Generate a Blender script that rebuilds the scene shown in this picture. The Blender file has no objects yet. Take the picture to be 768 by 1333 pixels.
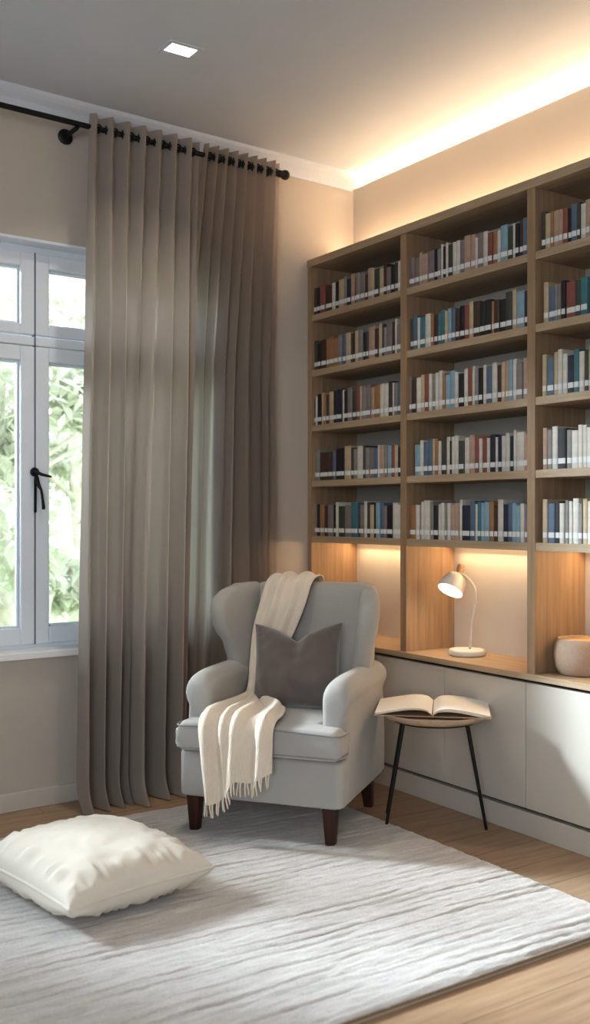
import bpy, bmesh, math, random
from mathutils import Vector, Matrix, noise

C = bpy.context.scene.collection
PI = math.pi
rnd = random.Random(7)

# ------------------------------------------------------------------ materials
def lin(r, g, b):
    f = lambda c: (c/255/12.92) if c/255 <= 0.04045 else ((c/255+0.055)/1.055)**2.4
    return (f(r), f(g), f(b), 1.0)

class NT:
    def __init__(s, name):
        s.m = bpy.data.materials.new(name); s.m.use_nodes = True
        s.t = s.m.node_tree; s.n = s.t.nodes; s.l = s.t.links
        s.b = s.n['Principled BSDF']; s.out = s.n['Material Output']
    def add(s, typ, **kw):
        x = s.n.new(typ)
        for k, v in kw.items(): setattr(x, k, v)
        return x
    def link(s, a, b): s.l.new(a, b)
    def coords(s, scale=(1, 1, 1), rot=(0, 0, 0)):
        tc = s.add('ShaderNodeTexCoord'); mp = s.add('ShaderNodeMapping')
        mp.inputs['Scale'].default_value = scale; mp.inputs['Rotation'].default_value = rot
        s.link(tc.outputs['Object'], mp.inputs['Vector']); return mp.outputs['Vector']
    def noise(s, vec, scale, detail=4, rough=.55):
        x = s.add('ShaderNodeTexNoise'); x.inputs['Scale'].default_value = scale
        x.inputs['Detail'].default_value = detail; x.inputs['Roughness'].default_value = rough
        s.link(vec, x.inputs['Vector']); return x.outputs['Fac']
    def ramp(s, fac, stops):
        r = s.add('ShaderNodeValToRGB')
        e = r.color_ramp.elements
        e[0].position, e[0].color = stops[0]; e[1].position, e[1].color = stops[-1]
        for p, c in stops[1:-1]:
            q = e.new(p); q.color = c
        s.link(fac, r.inputs['Fac']); return r.outputs['Color']
    def bump(s, h, strength=.3, dist=.01):
        b = s.add('ShaderNodeBump'); b.inputs['Strength'].default_value = strength
        b.inputs['Distance'].default_value = dist
        s.link(h, b.inputs['Height']); s.link(b.outputs['Normal'], s.b.inputs['Normal']); return b
    def set(s, **kw):
        for k, v in kw.items(): s.b.inputs[k.replace('_', ' ')].default_value = v
        return s

def shade(c, k): return (c[0]*k, c[1]*k, c[2]*k, 1)

def plain(name, col, rough=.6, var=.06, scale=30, bump=0, metallic=0, spec=.5):
    t = NT(name); t.set(Roughness=rough, Metallic=metallic); t.b.inputs['Specular IOR Level'].default_value = spec
    v = t.coords(); n = t.noise(v, scale, 5)
    t.link(t.ramp(n, [(.3, shade(col, 1-var)), (.7, shade(col, 1+var))]), t.b.inputs['Base Color'])
    if bump: t.bump(n, bump, .004)
    return t.m

def fabric(name, col, thread=420, var=.08, rough=.9, bump=.25, sheen=.3, translucent=0, tcol=None):
    t = NT(name); t.set(Roughness=rough); t.b.inputs['Specular IOR Level'].default_value = .15
    t.b.inputs['Sheen Weight'].default_value = sheen
    v = t.coords()
    w1 = t.add('ShaderNodeTexWave', wave_type='BANDS', bands_direction='X'); w2 = t.add('ShaderNodeTexWave', wave_type='BANDS', bands_direction='Z')
    w3 = t.add('ShaderNodeTexWave', wave_type='BANDS', bands_direction='Y')
    for w in (w1, w2, w3):
        w.inputs['Scale'].default_value = thread/6.0; w.inputs['Distortion'].default_value = 1.5
        w.inputs['Detail'].default_value = 2; t.link(v, w.inputs['Vector'])
    a = t.add('ShaderNodeMath', operation='ADD'); b = t.add('ShaderNodeMath', operation='ADD')
    t.link(w1.outputs['Fac'], a.inputs[0]); t.link(w2.outputs['Fac'], a.inputs[1])
    t.link(a.outputs[0], b.inputs[0]); t.link(w3.outputs['Fac'], b.inputs[1])
    n = t.noise(v, 9, 5); n2 = t.noise(v, 160, 2)
    ad = t.add('ShaderNodeMath', operation='MULTIPLY_ADD'); ad.inputs[1].default_value = .35
    t.link(n2, ad.inputs[0]); t.link(n, ad.inputs[2])
    col_out = t.ramp(ad.outputs[0], [(.4, shade(col, 1-var)), (.95, shade(col, 1+var))])
    t.link(col_out, t.b.inputs['Base Color'])
    t.bump(b.outputs[0], bump, .0012)
    if translucent:
        tr = t.add('ShaderNodeBsdfTranslucent'); tr.inputs['Color'].default_value = tcol or col
        mx = t.add('ShaderNodeMixShader'); mx.inputs[0].default_value = translucent
        t.link(t.b.outputs[0], mx.inputs[1]); t.link(tr.outputs[0], mx.inputs[2])
        t.link(mx.outputs[0], t.out.inputs['Surface'])
    return t.m

def wood(name, c1, c2, axis='Z', rough=.5, scale=1.0):
    """fine straight oak grain running along the given axis"""
    t = NT(name); t.set(Roughness=rough); t.b.inputs['Specular IOR Level'].default_value = .3
    sc = {'X': (1.2, 26, 26), 'Y': (26, 1.2, 26), 'Z': (26, 26, 1.2)}[axis]
    v = t.coords(tuple(a*scale for a in sc))
    n = t.noise(v, 1.6, 7, .62); n2 = t.noise(v, 6, 4, .6)
    m = t.add('ShaderNodeMath', operation='MULTIPLY_ADD'); m.inputs[1].default_value = .4
    t.link(n2, m.inputs[0]); t.link(n, m.inputs[2])
    t.link(t.ramp(m.outputs[0], [(.42, c1), (.95, c2)]), t.b.inputs['Base Color'])
    t.bump(m.outputs[0], .08, .002)
    return t.m

def emis(name, col, strength):
    t = NT(name); t.b.inputs['Base Color'].default_value = col
    t.b.inputs['Emission Color'].default_value = col; t.b.inputs['Emission Strength'].default_value = strength
    return t.m

M = {}
M['wall'] = plain('wall_paint', lin(197, 188, 177), .85, .015, 6, .05, spec=.2)
M['ceiling'] = plain('ceiling_paint', lin(213, 219, 228), .9, .012, 5, .03, spec=.2)
M['trim'] = plain('trim_paint', lin(205, 198, 188), .5, .01, 8)
M['winwhite'] = plain('window_paint', lin(232, 238, 246), .35, .01, 8)
M['sill'] = plain('sill_paint', lin(246, 246, 246), .4, .01, 8)
M['oak'] = wood('oak_veneer', lin(142, 116, 90), lin(178, 150, 120), 'Z')
M['oak_h'] = wood('oak_veneer_shelf', lin(158, 137, 113), lin(192, 169, 141), 'Y')
M['back'] = plain('back_panel_paint', lin(188, 182, 172), .8, .02, 6)
M['niche'] = plain('niche_panel_paint', lin(232, 226, 217), .7, .02, 6)
M['door'] = plain('cabinet_paint', lin(212, 205, 194), .45, .012, 5)
M['gap'] = plain('shadow_gap_black', lin(38, 33, 28), .8, .05, 8)
M['seam'] = plain('window_seam_grey', lin(96, 104, 116), .7, .03, 8)
M['black'] = plain('black_metal', lin(20, 20, 21), .45, .1, 60, metallic=.3)
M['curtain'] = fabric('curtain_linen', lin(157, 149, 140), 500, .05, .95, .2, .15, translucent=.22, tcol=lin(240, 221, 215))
M['curtain_lit'] = fabric('curtain_linen_shade_glow', lin(122, 118, 111), 500, .05, .95, .2, .15, translucent=.45, tcol=lin(242, 232, 228))  # same linen, base darkened for shade, translucency raised for window glow
M['chair'] = fabric('chair_upholstery', lin(178, 174, 168), 560, .05, .9, .3, .35)
M['piping'] = fabric('chair_piping', lin(150, 148, 144), 600, .05, .9, .2, .3)
M['legwood'] = wood('walnut_leg', lin(46, 26, 19), lin(76, 45, 33), 'Z', .4)
M['throw'] = fabric('throw_wool', lin(238, 222, 203), 330, .05, .98, .55, .5)
M['pillow'] = fabric('charcoal_velvet', lin(110, 100, 95), 620, .1, .8, .12, .8)
M['cushion'] = fabric('floor_cushion_cotton', lin(226, 217, 203), 480, .04, .95, .2, .3)
M['white'] = plain('lamp_white', lin(226, 222, 216), .4, .01, 20)
M['knob'] = wood('lamp_knob_wood', lin(176, 146, 112), lin(200, 170, 136), 'Z', .45)
M['bulb'] = emis('lamp_bulb_glow', (1, .86, .66, 1), 14)
M['led'] = emis('led_strip_glow', (1, .72, .42, 1), 4)
M['downlight'] = emis('downlight_glow', (1, .93, .82, 1), 7)
M['tabletop'] = wood('table_top_wood', lin(176, 150, 126), lin(204, 178, 152), 'X', .45, .6)
M['paper'] = plain('book_paper', lin(246, 242, 236), .85, .02, 60)
M['paper_edge'] = None
M['ceramic'] = plain('pot_ceramic', lin(186, 162, 142), .75, .07, 90, .25)
M['potlid'] = plain('pot_lid_lit', lin(214, 182, 140), .6, .05, 50)  # lid colour carries the warm light on the pot top
M['leaf'] = None
M['bark'] = plain('tree_bark', lin(205, 200, 186), .9, .2, 14, .4)
M['lawn'] = plain('garden_lawn', lin(150, 165, 120), .95, .2, 3, .2)

# paper edge: fine page lines
t = NT('book_page_edge'); t.set(Roughness=.9)
v = t.coords((1, 1, 900)); n = t.noise(v, 1.0, 2)
t.link(t.ramp(n, [(.35, lin(206, 190, 168)), (.65, lin(238, 228, 212))]), t.b.inputs['Base Color']); M['paper_edge'] = t.m

# leaves: green bleached pale in the colour for overexposed haze, lets light through
t = NT('pale_leaf'); t.set(Roughness=.6)
oi = t.add('ShaderNodeObjectInfo'); v = t.coords(); n = t.noise(v, 1.6, 3)
colr = t.ramp(n, [(.3, lin(204, 208, 188)), (.5, lin(224, 226, 212)), (.72, lin(244, 245, 238))])
t.link(colr, t.b.inputs['Base Color'])
tr = t.add('ShaderNodeBsdfTranslucent'); t.link(colr, tr.inputs['Color'])
mx = t.add('ShaderNodeMixShader'); mx.inputs[0].default_value = .5
t.link(t.b.outputs[0], mx.inputs[1]); t.link(tr.outputs[0], mx.inputs[2]); t.link(mx.outputs[0], t.out.inputs['Surface'])
M['leaf'] = t.m

# glass pane: mostly clear with a little reflection
t = NT('window_glass')
tp = t.add('ShaderNodeBsdfTransparent'); tp.inputs['Color'].default_value = (.97, .99, .985, 1)
gl = t.add('ShaderNodeBsdfGlossy'); gl.inputs['Roughness'].default_value = .02
fr = t.add('ShaderNodeFresnel'); fr.inputs['IOR'].default_value = 1.35
mx = t.add('ShaderNodeMixShader')
t.link(fr.outputs[0], mx.inputs[0]); t.link(tp.outputs[0], mx.inputs[1]); t.link(gl.outputs[0], mx.inputs[2])
t.link(mx.outputs[0], t.out.inputs['Surface']); M['glass'] = t.m

# oak floor planks running along x
t = NT('oak_floor'); t.set(Roughness=.42); t.b.inputs['Specular IOR Level'].default_value = .35
tc = t.add('ShaderNodeTexCoord')
br = t.add('ShaderNodeTexBrick'); br.offset = .37; br.squash = 1
br.inputs['Scale'].default_value = 1; br.inputs['Brick Width'].default_value = 1.9; br.inputs['Row Height'].default_value = .19
br.inputs['Mortar Size'].default_value = .0016; br.inputs['Mortar Smooth'].default_value = .2; br.inputs['Bias'].default_value = 0
br.inputs['Color1'].default_value = (.35, .35, .35, 1); br.inputs['Color2'].default_value = (.65, .65, .65, 1); br.inputs['Mortar'].default_value = (0, 0, 0, 1)
t.link(tc.outputs['Object'], br.inputs['Vector'])
mp = t.add('ShaderNodeMapping'); mp.inputs['Scale'].default_value = (1.3, 16, 1); t.link(tc.outputs['Object'], mp.inputs['Vector'])
ns = t.noise(mp.outputs['Vector'], 2.2, 7, .6)
ad = t.add('ShaderNodeMath', operation='MULTIPLY_ADD'); ad.inputs[1].default_value = .3
t.link(br.outputs['Color'], ad.inputs[0]); t.link(ns, ad.inputs[2])
colr = t.ramp(ad.outputs[0], [(.35, lin(142, 114, 90)), (.62, lin(174, 145, 118)), (.95, lin(192, 164, 137))])
mxc = t.add('ShaderNodeMixRGB', blend_type='MIX'); t.link(br.outputs['Fac'], mxc.inputs[0]); t.link(colr, mxc.inputs[1]); mxc.inputs[2].default_value = lin(104, 78, 56)
t.link(mxc.outputs[0], t.b.inputs['Base Color']); t.bump(ns, .05, .003); M['floor'] = t.m

# rug pile: pale wool with fine flecks (ribs are relief; groove shade is also darkened into the colour)
t = NT('rug_wool'); t.set(Roughness=.98); t.b.inputs['Specular IOR Level'].default_value = .05; t.b.inputs['Sheen Weight'].default_value = .3
v = t.coords((3, 26, 1)); n = t.noise(v, 1.5, 6, .65); v2 = t.coords(); n2 = t.noise(v2, 150, 3)
ad = t.add('ShaderNodeMath', operation='MULTIPLY_ADD'); ad.inputs[1].default_value = .5
t.link(n2, ad.inputs[0]); t.link(n, ad.inputs[2])
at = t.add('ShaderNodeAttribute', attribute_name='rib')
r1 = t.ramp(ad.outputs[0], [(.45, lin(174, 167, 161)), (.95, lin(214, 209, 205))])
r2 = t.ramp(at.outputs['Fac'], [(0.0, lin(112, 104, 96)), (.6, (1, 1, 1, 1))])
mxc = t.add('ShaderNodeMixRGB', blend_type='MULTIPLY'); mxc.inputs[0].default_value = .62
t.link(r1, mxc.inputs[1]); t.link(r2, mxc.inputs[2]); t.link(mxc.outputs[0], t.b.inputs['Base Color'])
t.bump(ad.outputs[0], .6, .006); M['rug'] = t.m
M['rugedge'] = fabric('rug_edge_shade', lin(150, 128, 104), 300, .1, .95, .4)  # brown tone stands in for the shadow under the pile edge
M['rugback'] = fabric('rug_backing', lin(206, 194, 174), 300, .06, .95, .4)

BOOKCOL = {
 'W': ('off-white', (206, 200, 190)), 'C': ('cream', (190, 170, 140)), 'P': ('pinkish tan', (178, 150, 132)),
 'B': ('dark brown', (74, 54, 42)), 'K': ('black', (36, 34, 35)), 'N': ('navy', (40, 46, 62)),
 'T': ('teal', (70, 118, 126)), 'L': ('light blue', (136, 166, 180)), 'R': ('brick red', (138, 82, 72)),
 'O': ('tan brown', (158, 116, 80)), 'G': ('grey', (138, 134, 130)), 'E': ('dark olive', (70, 70, 62)),
 'S': ('slate blue', (92, 110, 130)), 'M': ('mauve grey', (132, 120, 118))}
for k, (nm, c) in BOOKCOL.items():
    M['bk'+k] = plain('book_cover_'+nm.replace(' ', '_').replace('-', '_'), lin(*c), .55, .12, 25)
M['sticker'] = plain('spine_sticker_white', lin(222, 222, 220), .5, .05, 60)

# ------------------------------------------------------------------ mesh helpers
def finish(o, parent=None, smooth=False):
    C.objects.link(o)
    if parent is not None: o.parent = parent
    if smooth:
        for p in o.data.polygons: p.use_smooth = True
    return o

def obj(name, bm, mat, parent=None, smooth=False, bevel=0, subsurf=0, sharp=None):
    me = bpy.data.meshes.new(name)
    bmesh.ops.recalc_face_normals(bm, faces=bm.faces)
    bm.to_mesh(me); bm.free()
    mats = mat if isinstance(mat, (list, tuple)) else [mat]
    for m in mats: me.materials.append(m)
    o = finish(bpy.data.objects.new(name, me), parent, smooth)
    if bevel:
        b = o.modifiers.new('bevel', 'BEVEL'); b.width = bevel; b.segments = 3; b.limit_method = 'ANGLE'; b.angle_limit = math.radians(40)
    if subsurf:
        s = o.modifiers.new('subsurf', 'SUBSURF'); s.levels = subsurf; s.render_levels = subsurf
    if sharp is not None: me.set_sharp_from_angle(angle=math.radians(sharp))
    return o

def empty(name, loc=(0, 0, 0), rz=0, label=None, cat=None, group=None, kind=None):
    o = bpy.data.objects.new(name, None); C.objects.link(o)
    o.location = loc; o.rotation_euler = (0, 0, rz); o.empty_display_size = .1
    return tag(o, label, cat, group, kind)

def tag(o, label=None, cat=None, group=None, kind=None):
    for k, v in (('label', label), ('category', cat), ('group', group), ('kind', kind)):
        if v: o[k] = v
    return o

def struct(name, bm, mat, parent=None, **kw):
    o = obj(name, bm, mat, parent, **kw)
    if parent is None: o['kind'] = 'structure'
    return o

def BM(): return bmesh.new()

def box(bm, x0, x1, y0, y1, z0, z1, mi=0):
    vs = [bm.verts.new(p) for p in ((x0, y0, z0), (x1, y0, z0), (x1, y1, z0), (x0, y1, z0), (x0, y0, z1), (x1, y0, z1), (x1, y1, z1), (x0, y1, z1))]
    for f in ((0, 3, 2, 1), (4, 5, 6, 7), (0, 1, 5, 4), (1, 2, 6, 5), (2, 3, 7, 6), (3, 0, 4, 7)):
        bm.faces.new([vs[i] for i in f]).material_index = mi
    return bm

def loft(bm, loops, cap=True, closed=True, mi=0):
    rows = [[bm.verts.new(p) for p in lp] for lp in loops]
    n = len(rows[0])
    for a, b in zip(rows, rows[1:]):
        for i in range(n if closed else n-1):
            j = (i+1) % n
            bm.faces.new((a[i], a[j], b[j], b[i])).material_index = mi
    if cap and closed:
        bm.faces.new(rows[0][::-1]).material_index = mi; bm.faces.new(rows[-1]).material_index = mi
    return rows

def tube(bm, pts, r, n=10, cap=True):
    pts = [Vector(p) for p in pts]
    rs = r if isinstance(r, (list, tuple)) else [r]*len(pts)
    loops = []; up = None
    for i, p in enumerate(pts):
        d = (pts[min(i+1, len(pts)-1)] - pts[max(i-1, 0)]).normalized()
        if up is None:
            up = Vector((0, 0, 1)) if abs(d.z) < .9 else Vector((1, 0, 0))
        s = d.cross(up).normalized(); u = s.cross(d).normalized(); up = u
        loops.append([p + (s*math.cos(a) + u*math.sin(a))*rs[i] for a in (2*PI*k/n for k in range(n))])
    loft(bm, loops, cap); return bm

def lathe(bm, prof, n=48, c=(0, 0, 0)):
    """prof: (radius, z) pairs, first and last closed with a cap"""
    loops = [[(c[0]+r*math.cos(2*PI*k/n), c[1]+r*math.sin(2*PI*k/n), c[2]+z) for k in range(n)] for r, z in prof]
    loft(bm, loops, True); return bm

def cr(pts, t):
    """Catmull-Rom through a list of equal-length tuples, t in 0..1"""
    n = len(pts)-1; x = min(max(t, 0), 1)*n; i = min(int(x), n-1); f = x-i
    p0 = pts[max(i-1, 0)]; p1 = pts[i]; p2 = pts[i+1]; p3 = pts[min(i+2, n)]
    return tuple(.5*((2*b) + (-a+c)*f + (2*a-5*b+4*c-d)*f*f + (-a+3*b-3*c+d)*f**3) for a, b, c, d in zip(p0, p1, p2, p3))

def interp(keys, z):
    """piecewise smooth interpolation of [(z, value...)]"""
    if z <= keys[0][0]: return keys[0][1:]
    for a, b in zip(keys, keys[1:]):
        if z <= b[0]:
            f = (z-a[0])/(b[0]-a[0]); f = f*f*(3-2*f)
            return tuple(p+(q-p)*f for p, q in zip(a[1:], b[1:]))
    return keys[-1][1:]

def rrect(hx, hy, r, n=6, cx=0, cy=0):
    out = []
    for qx, qy, a0 in ((1, 1, 0), (-1, 1, 90), (-1, -1, 180), (1, -1, 270)):
        for k in range(n+1):
            a = math.radians(a0+90*k/n)
            out.append((cx+qx*(hx-r)+r*math.cos(a), cy+qy*(hy-r)+r*math.sin(a)))
    return out

# ------------------------------------------------------------------ camera
cam_d = bpy.data.cameras.new('camera'); cam = bpy.data.objects.new('camera', cam_d); C.objects.link(cam)
cam.location = (-3.517, -4.642, 1.35); cam.rotation_euler = (PI/2, 0, -math.radians(33.85))
cam_d.sensor_fit = 'HORIZONTAL'; cam_d.sensor_width = 36; cam_d.lens = 61.8; cam_d.shift_y = 3.5/768
cam_d.dof.use_dof = True; cam_d.dof.focus_distance = 4.35; cam_d.dof.aperture_fstop = 3.2
cam_d.clip_end = 200
bpy.context.scene.camera = cam

# ------------------------------------------------------------------ room shell
CEIL = 3.285; LIP = 3.215
WA = math.radians(2.7)           # the window wall is not quite square to the bookcase wall
def wallroot(name, kind='structure', **kw):
    return empty(name, (0, 0, 0), WA, kind=kind, **kw)

struct('floor', box(BM(), -6.4, .3, -6.9, .6, -.1, 0), M['floor'])
struct('ceiling', box(BM(), -6.4, .3, -6.9, .6, CEIL, CEIL+.1), M['ceiling'])
# right wall stops short of the ceiling: the light cove lies behind its top edge
struct('wall_right', box(BM(), 0, .13, -6.9, .45, 0, LIP), M['wall'])
struct('wall_right.001', box(BM(), .13, .3, -6.9, .45, 0, CEIL), M['wall'])
struct('wall_left', box(BM(), -6.6, -6.4, -6.9, .6, 0, CEIL), M['wall'])
struct('wall_back', box(BM(), -6.4, .3, -7.1, -6.9, 0, CEIL), M['wall'])
# window wall in its own turned frame: x runs to the corner, y goes outdoors
W1 = (-3.877, -.877, .70, 2.623)
W2 = (-6.3, -4.3, .70, 2.623)
bm = BM()
xs = [-6.5, W2[0], W2[1], W1[0], W1[1], .34]
for i in range(5):
    if i in (1, 3):
        box(bm, xs[i], xs[i+1], 0, .22, 0, W1[2]); box(bm, xs[i], xs[i+1], 0, .22, W1[3], CEIL+.05)
    else: box(bm, xs[i], xs[i+1], 0, .22, 0, CEIL+.05)
bmesh.ops.remove_doubles(bm, verts=bm.verts, dist=.0005)
o = struct('wall_window', bm, M['wall']); o.rotation_euler.z = WA
# baseboard and cornice of the window wall
o = struct('baseboard_window', box(BM(), -6.4, -.36, -.016, 0, 0, .085), M['trim'], bevel=.004); o.rotation_euler.z = WA
bm = BM()
prof = [(0, 3.2), (-.012, 3.2), (-.016, 3.215), (-.03, 3.235), (-.052, 3.252), (-.066, 3.268), (-.07, CEIL), (0, CEIL)]
loft(bm, [[(x, y, z) for y, z in prof] for x in (-6.4, -.02)])
o = struct('trim_1', bm, M['ceiling']); o.rotation_euler.z = WA

# windows ------------------------------------------------------------------
def frame_ring(bm, x0, x1, z0, z1, w, y0, y1, wb=None):
    wb = wb or w
    box(bm, x0, x0+w, y0, y1, z0, z1); box(bm, x1-w, x1, y0, y1, z0, z1)
    box(bm, x0+w, x1-w, y0, y1, z0, z0+wb); box(bm, x0+w, x1-w, y0, y1, z1-w, z1)

def window(name, x0, x1, z0, z1, handle):
    root = wallroot(name)
    y0, y1 = .095, .165
    nm = round(x1-x0); ms = [x0+(x1-x0)*k/nm for k in range(nm+1)]; zt0, zt1 = 2.14, 2.194
    bm = BM(); frame_ring(bm, x0, x1, z0, z1, .042, y0, y1)
    box(bm, x0+.042, x1-.042, y0-.008, y1, zt0+.006, zt1-.006)
    obj('window_frame', bm, M['winwhite'], root, bevel=.004)
    bm = BM(); box(bm, x0-.03, x1+.03, -.035, y0+.01, z0-.012, z0+.022)
    obj('window_sill', bm, M['sill'], root, bevel=.006)
    bm = BM()
    box(bm, x0-.002, x1+.002, -.002, y0+.01, z1-.012, z1+.0005); box(bm, x0-.0005, x0+.012, -.002, y0+.01, z0+.022, z1-.012); box(bm, x1-.012, x1+.0005, -.002, y0+.01, z0+.022, z1-.012)
    bmesh.ops.remove_doubles(bm, verts=bm.verts, dist=.003)
    obj('reveal_lining', bm, M['winwhite'], root)
    for k in range(nm):
        a = ms[k]+(.042 if k == 0 else .0015); b = ms[k+1]-(.042 if k == nm-1 else .0015)
        for (c, d, wd) in ((z0+.042, zt0, .078), (zt1, z1-.042, .05)):
            bm = BM(); w = .068
            frame_ring(bm, a, b, c, d, w, y0-.012, y1-.02, wd)
            frame_ring(bm, a+w-.001, b-w+.001, c+wd-.001, d-w+.001, .012, y0+.012, y1-.03)
            k = obj('casement', bm, M['winwhite'], root, bevel=.005)
            obj('pane', box(BM(), a+w, b-w, y0+.03, y0+.036, c+wd, d-w), M['glass'], k)
    for xm in ms[1:-1]:
        bm = BM(); box(bm, xm-.0022, xm+.0022, y0-.0132, y0+.03, z0+.042, z1-.042)
        obj('shadow_seam', bm, M['seam'], root)
    if handle:
        h = BM(); zc = 1.55; xh = xm+.004; yf = y0-.012
        lathe(h, [(.0, 0), (.020, 0), (.022, .003), (.021, .008), (.014, .011), (0, .012)], 24)
        bmesh.ops.transform(h, matrix=Matrix.Translation((xh-.008, yf, zc)) @ Matrix.Rotation(PI/2, 4, 'X'), verts=h.verts)
        tube(h, [(xh-.008, yf-.004, zc), (xh-.006, yf-.032, zc-.003), (xh+.012, yf-.042, zc-.012), (xh+.058, yf-.045, zc-.022)], [.008, .008, .0075, .005], 12)
        tube(h, [(xh, yf-.006, zc-.02), (xh+.002, yf-.014, zc-.052), (xh+.018, yf-.02, zc-.085), (xh+.024, yf-.022, zc-.13), (xh+.03, yf-.02, zc-.175)], [.010, .011, .006, .006, .008], 12)
        box(h, xm-.006, xm+.004, yf-.009, yf, zc-.19, zc-.03)
        obj('handle', h, M['black'], root, smooth=True, sharp=50)
    return root
window('window_1', *W1, True)
window('window_2', *W2, False)

# ------------------------------------------------------------------ garden outside
o = tag(obj('garden_ground', box(BM(), -14, 14, .8, 26, -.45, -.35), M['lawn']), None, None, None, 'structure')
def tree(loc, h, spread, n, seed, label, low=False):
    r = random.Random(seed)
    root = empty('garden_tree', loc, 0, label, 'tree', 'trees outside the window')
    bm = BM()
    tr = [(0, 0, 0), (.05, .02, h*.3), (-.04, .05, h*.55), (.03, 0, h*.8)]
    tube(bm, tr, [.11, .085, .06, .03], 10)
    for k in range(7):
        a = r.uniform(0, 2*PI); z = h*r.uniform(.3, .7)
        tube(bm, [(0, 0, z), (spread*.3*math.cos(a), spread*.3*math.sin(a), z+h*.1), (spread*.6*math.cos(a), spread*.6*math.sin(a), z+h*.16)], [.04, .025, .01], 6)
    obj('trunk', bm, M['bark'], root, smooth=True)
    bm = BM()
    blobs = [(r.gauss(0, spread*.42), r.gauss(0, spread*.42), h*(r.uniform(.05, 1.0) if low else r.uniform(.4, 1.0)), r.uniform(.3, .6)*spread*.6) for _ in range(16)]
    for k in range(n):
        bx, by, bz, br_ = r.choice(blobs)
        p = Vector((r.gauss(0, 1), r.gauss(0, 1), r.gauss(0, 1))).normalized()*br_*r.uniform(.5, 1.0) + Vector((bx, by, max(bz, .2)))
        s = r.uniform(.06, .13); q = Matrix.Rotation(r.uniform(0, 6.3), 3, 'Z') @ Matrix.Rotation(r.uniform(-1.2, 1.2), 3, 'X')
        vs = [bm.verts.new(p + q @ Vector(c)) for c in ((0, -s, 0), (s*.45, 0, .012), (0, s, 0), (-s*.45, 0, .012))]
        bm.faces.new(vs)
    obj('foliage', bm, M['leaf'], root)
    return root
tree((-.9, 3.6, -.35), 3.6, 1.3, 4200, 3, 'loose pale green tree nearest the window, left of the curtain', True)
tree((.4, 5.2, -.35), 4.6, 1.6, 4200, 5, 'tall pale tree seen through the right window panes beside the curtain')
tree((-1.6, 6.6, -.35), 5.2, 1.7, 4200, 8, 'hazy pale tree behind the left window panes')
tree((1.9, 7.2, -.35), 4.8, 1.9, 4000, 11, 'broad pale tree at the back, behind the drawn curtain')

# ------------------------------------------------------------------ curtain rod and curtains
ROFF = -.14
rod = empty('curtain_rod', (0, 0, 0), WA, 'long black metal curtain rod fixed above the window', 'curtain rod')
bm = BM(); tube(bm, [(-5.2, ROFF, 3.145), (-.63, ROFF, 3.145)], .0125, 16); obj('pole', bm, M['black'], rod, smooth=True, sharp=50)
bm = BM(); lathe(bm, [(.0, 0), (.017, 0), (.019, .006), (.019, .03), (.024, .034), (.026, .05), (.02, .062), (0, .064)], 24)
bmesh.ops.transform(bm, matrix=Matrix.Translation((-.632, ROFF, 3.145)) @ Matrix.Rotation(PI/2, 4, 'Y'), verts=bm.verts)
obj('finial', bm, M['black'], rod, smooth=True, sharp=50)
for bx in (-1.765, -5.0, -.70):
    bm = BM()
    lathe(bm, [(0, 0), (.034, 0), (.036, .004), (.036, .010), (.030, .014), (.016, .018), (0, .018)], 28)
    n0 = len(bm.verts)
    bmesh.ops.transform(bm, matrix=Matrix.Translation((bx, 0, 3.125)) @ Matrix.Rotation(PI/2, 4, 'X'), verts=bm.verts)
    tube(bm, [(bx, -.01, 3.125), (bx, ROFF+.01, 3.127), (bx, ROFF, 3.132)], .011, 12)
    obj('bracket', bm, M['black'], rod, smooth=True, sharp=50)

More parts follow.
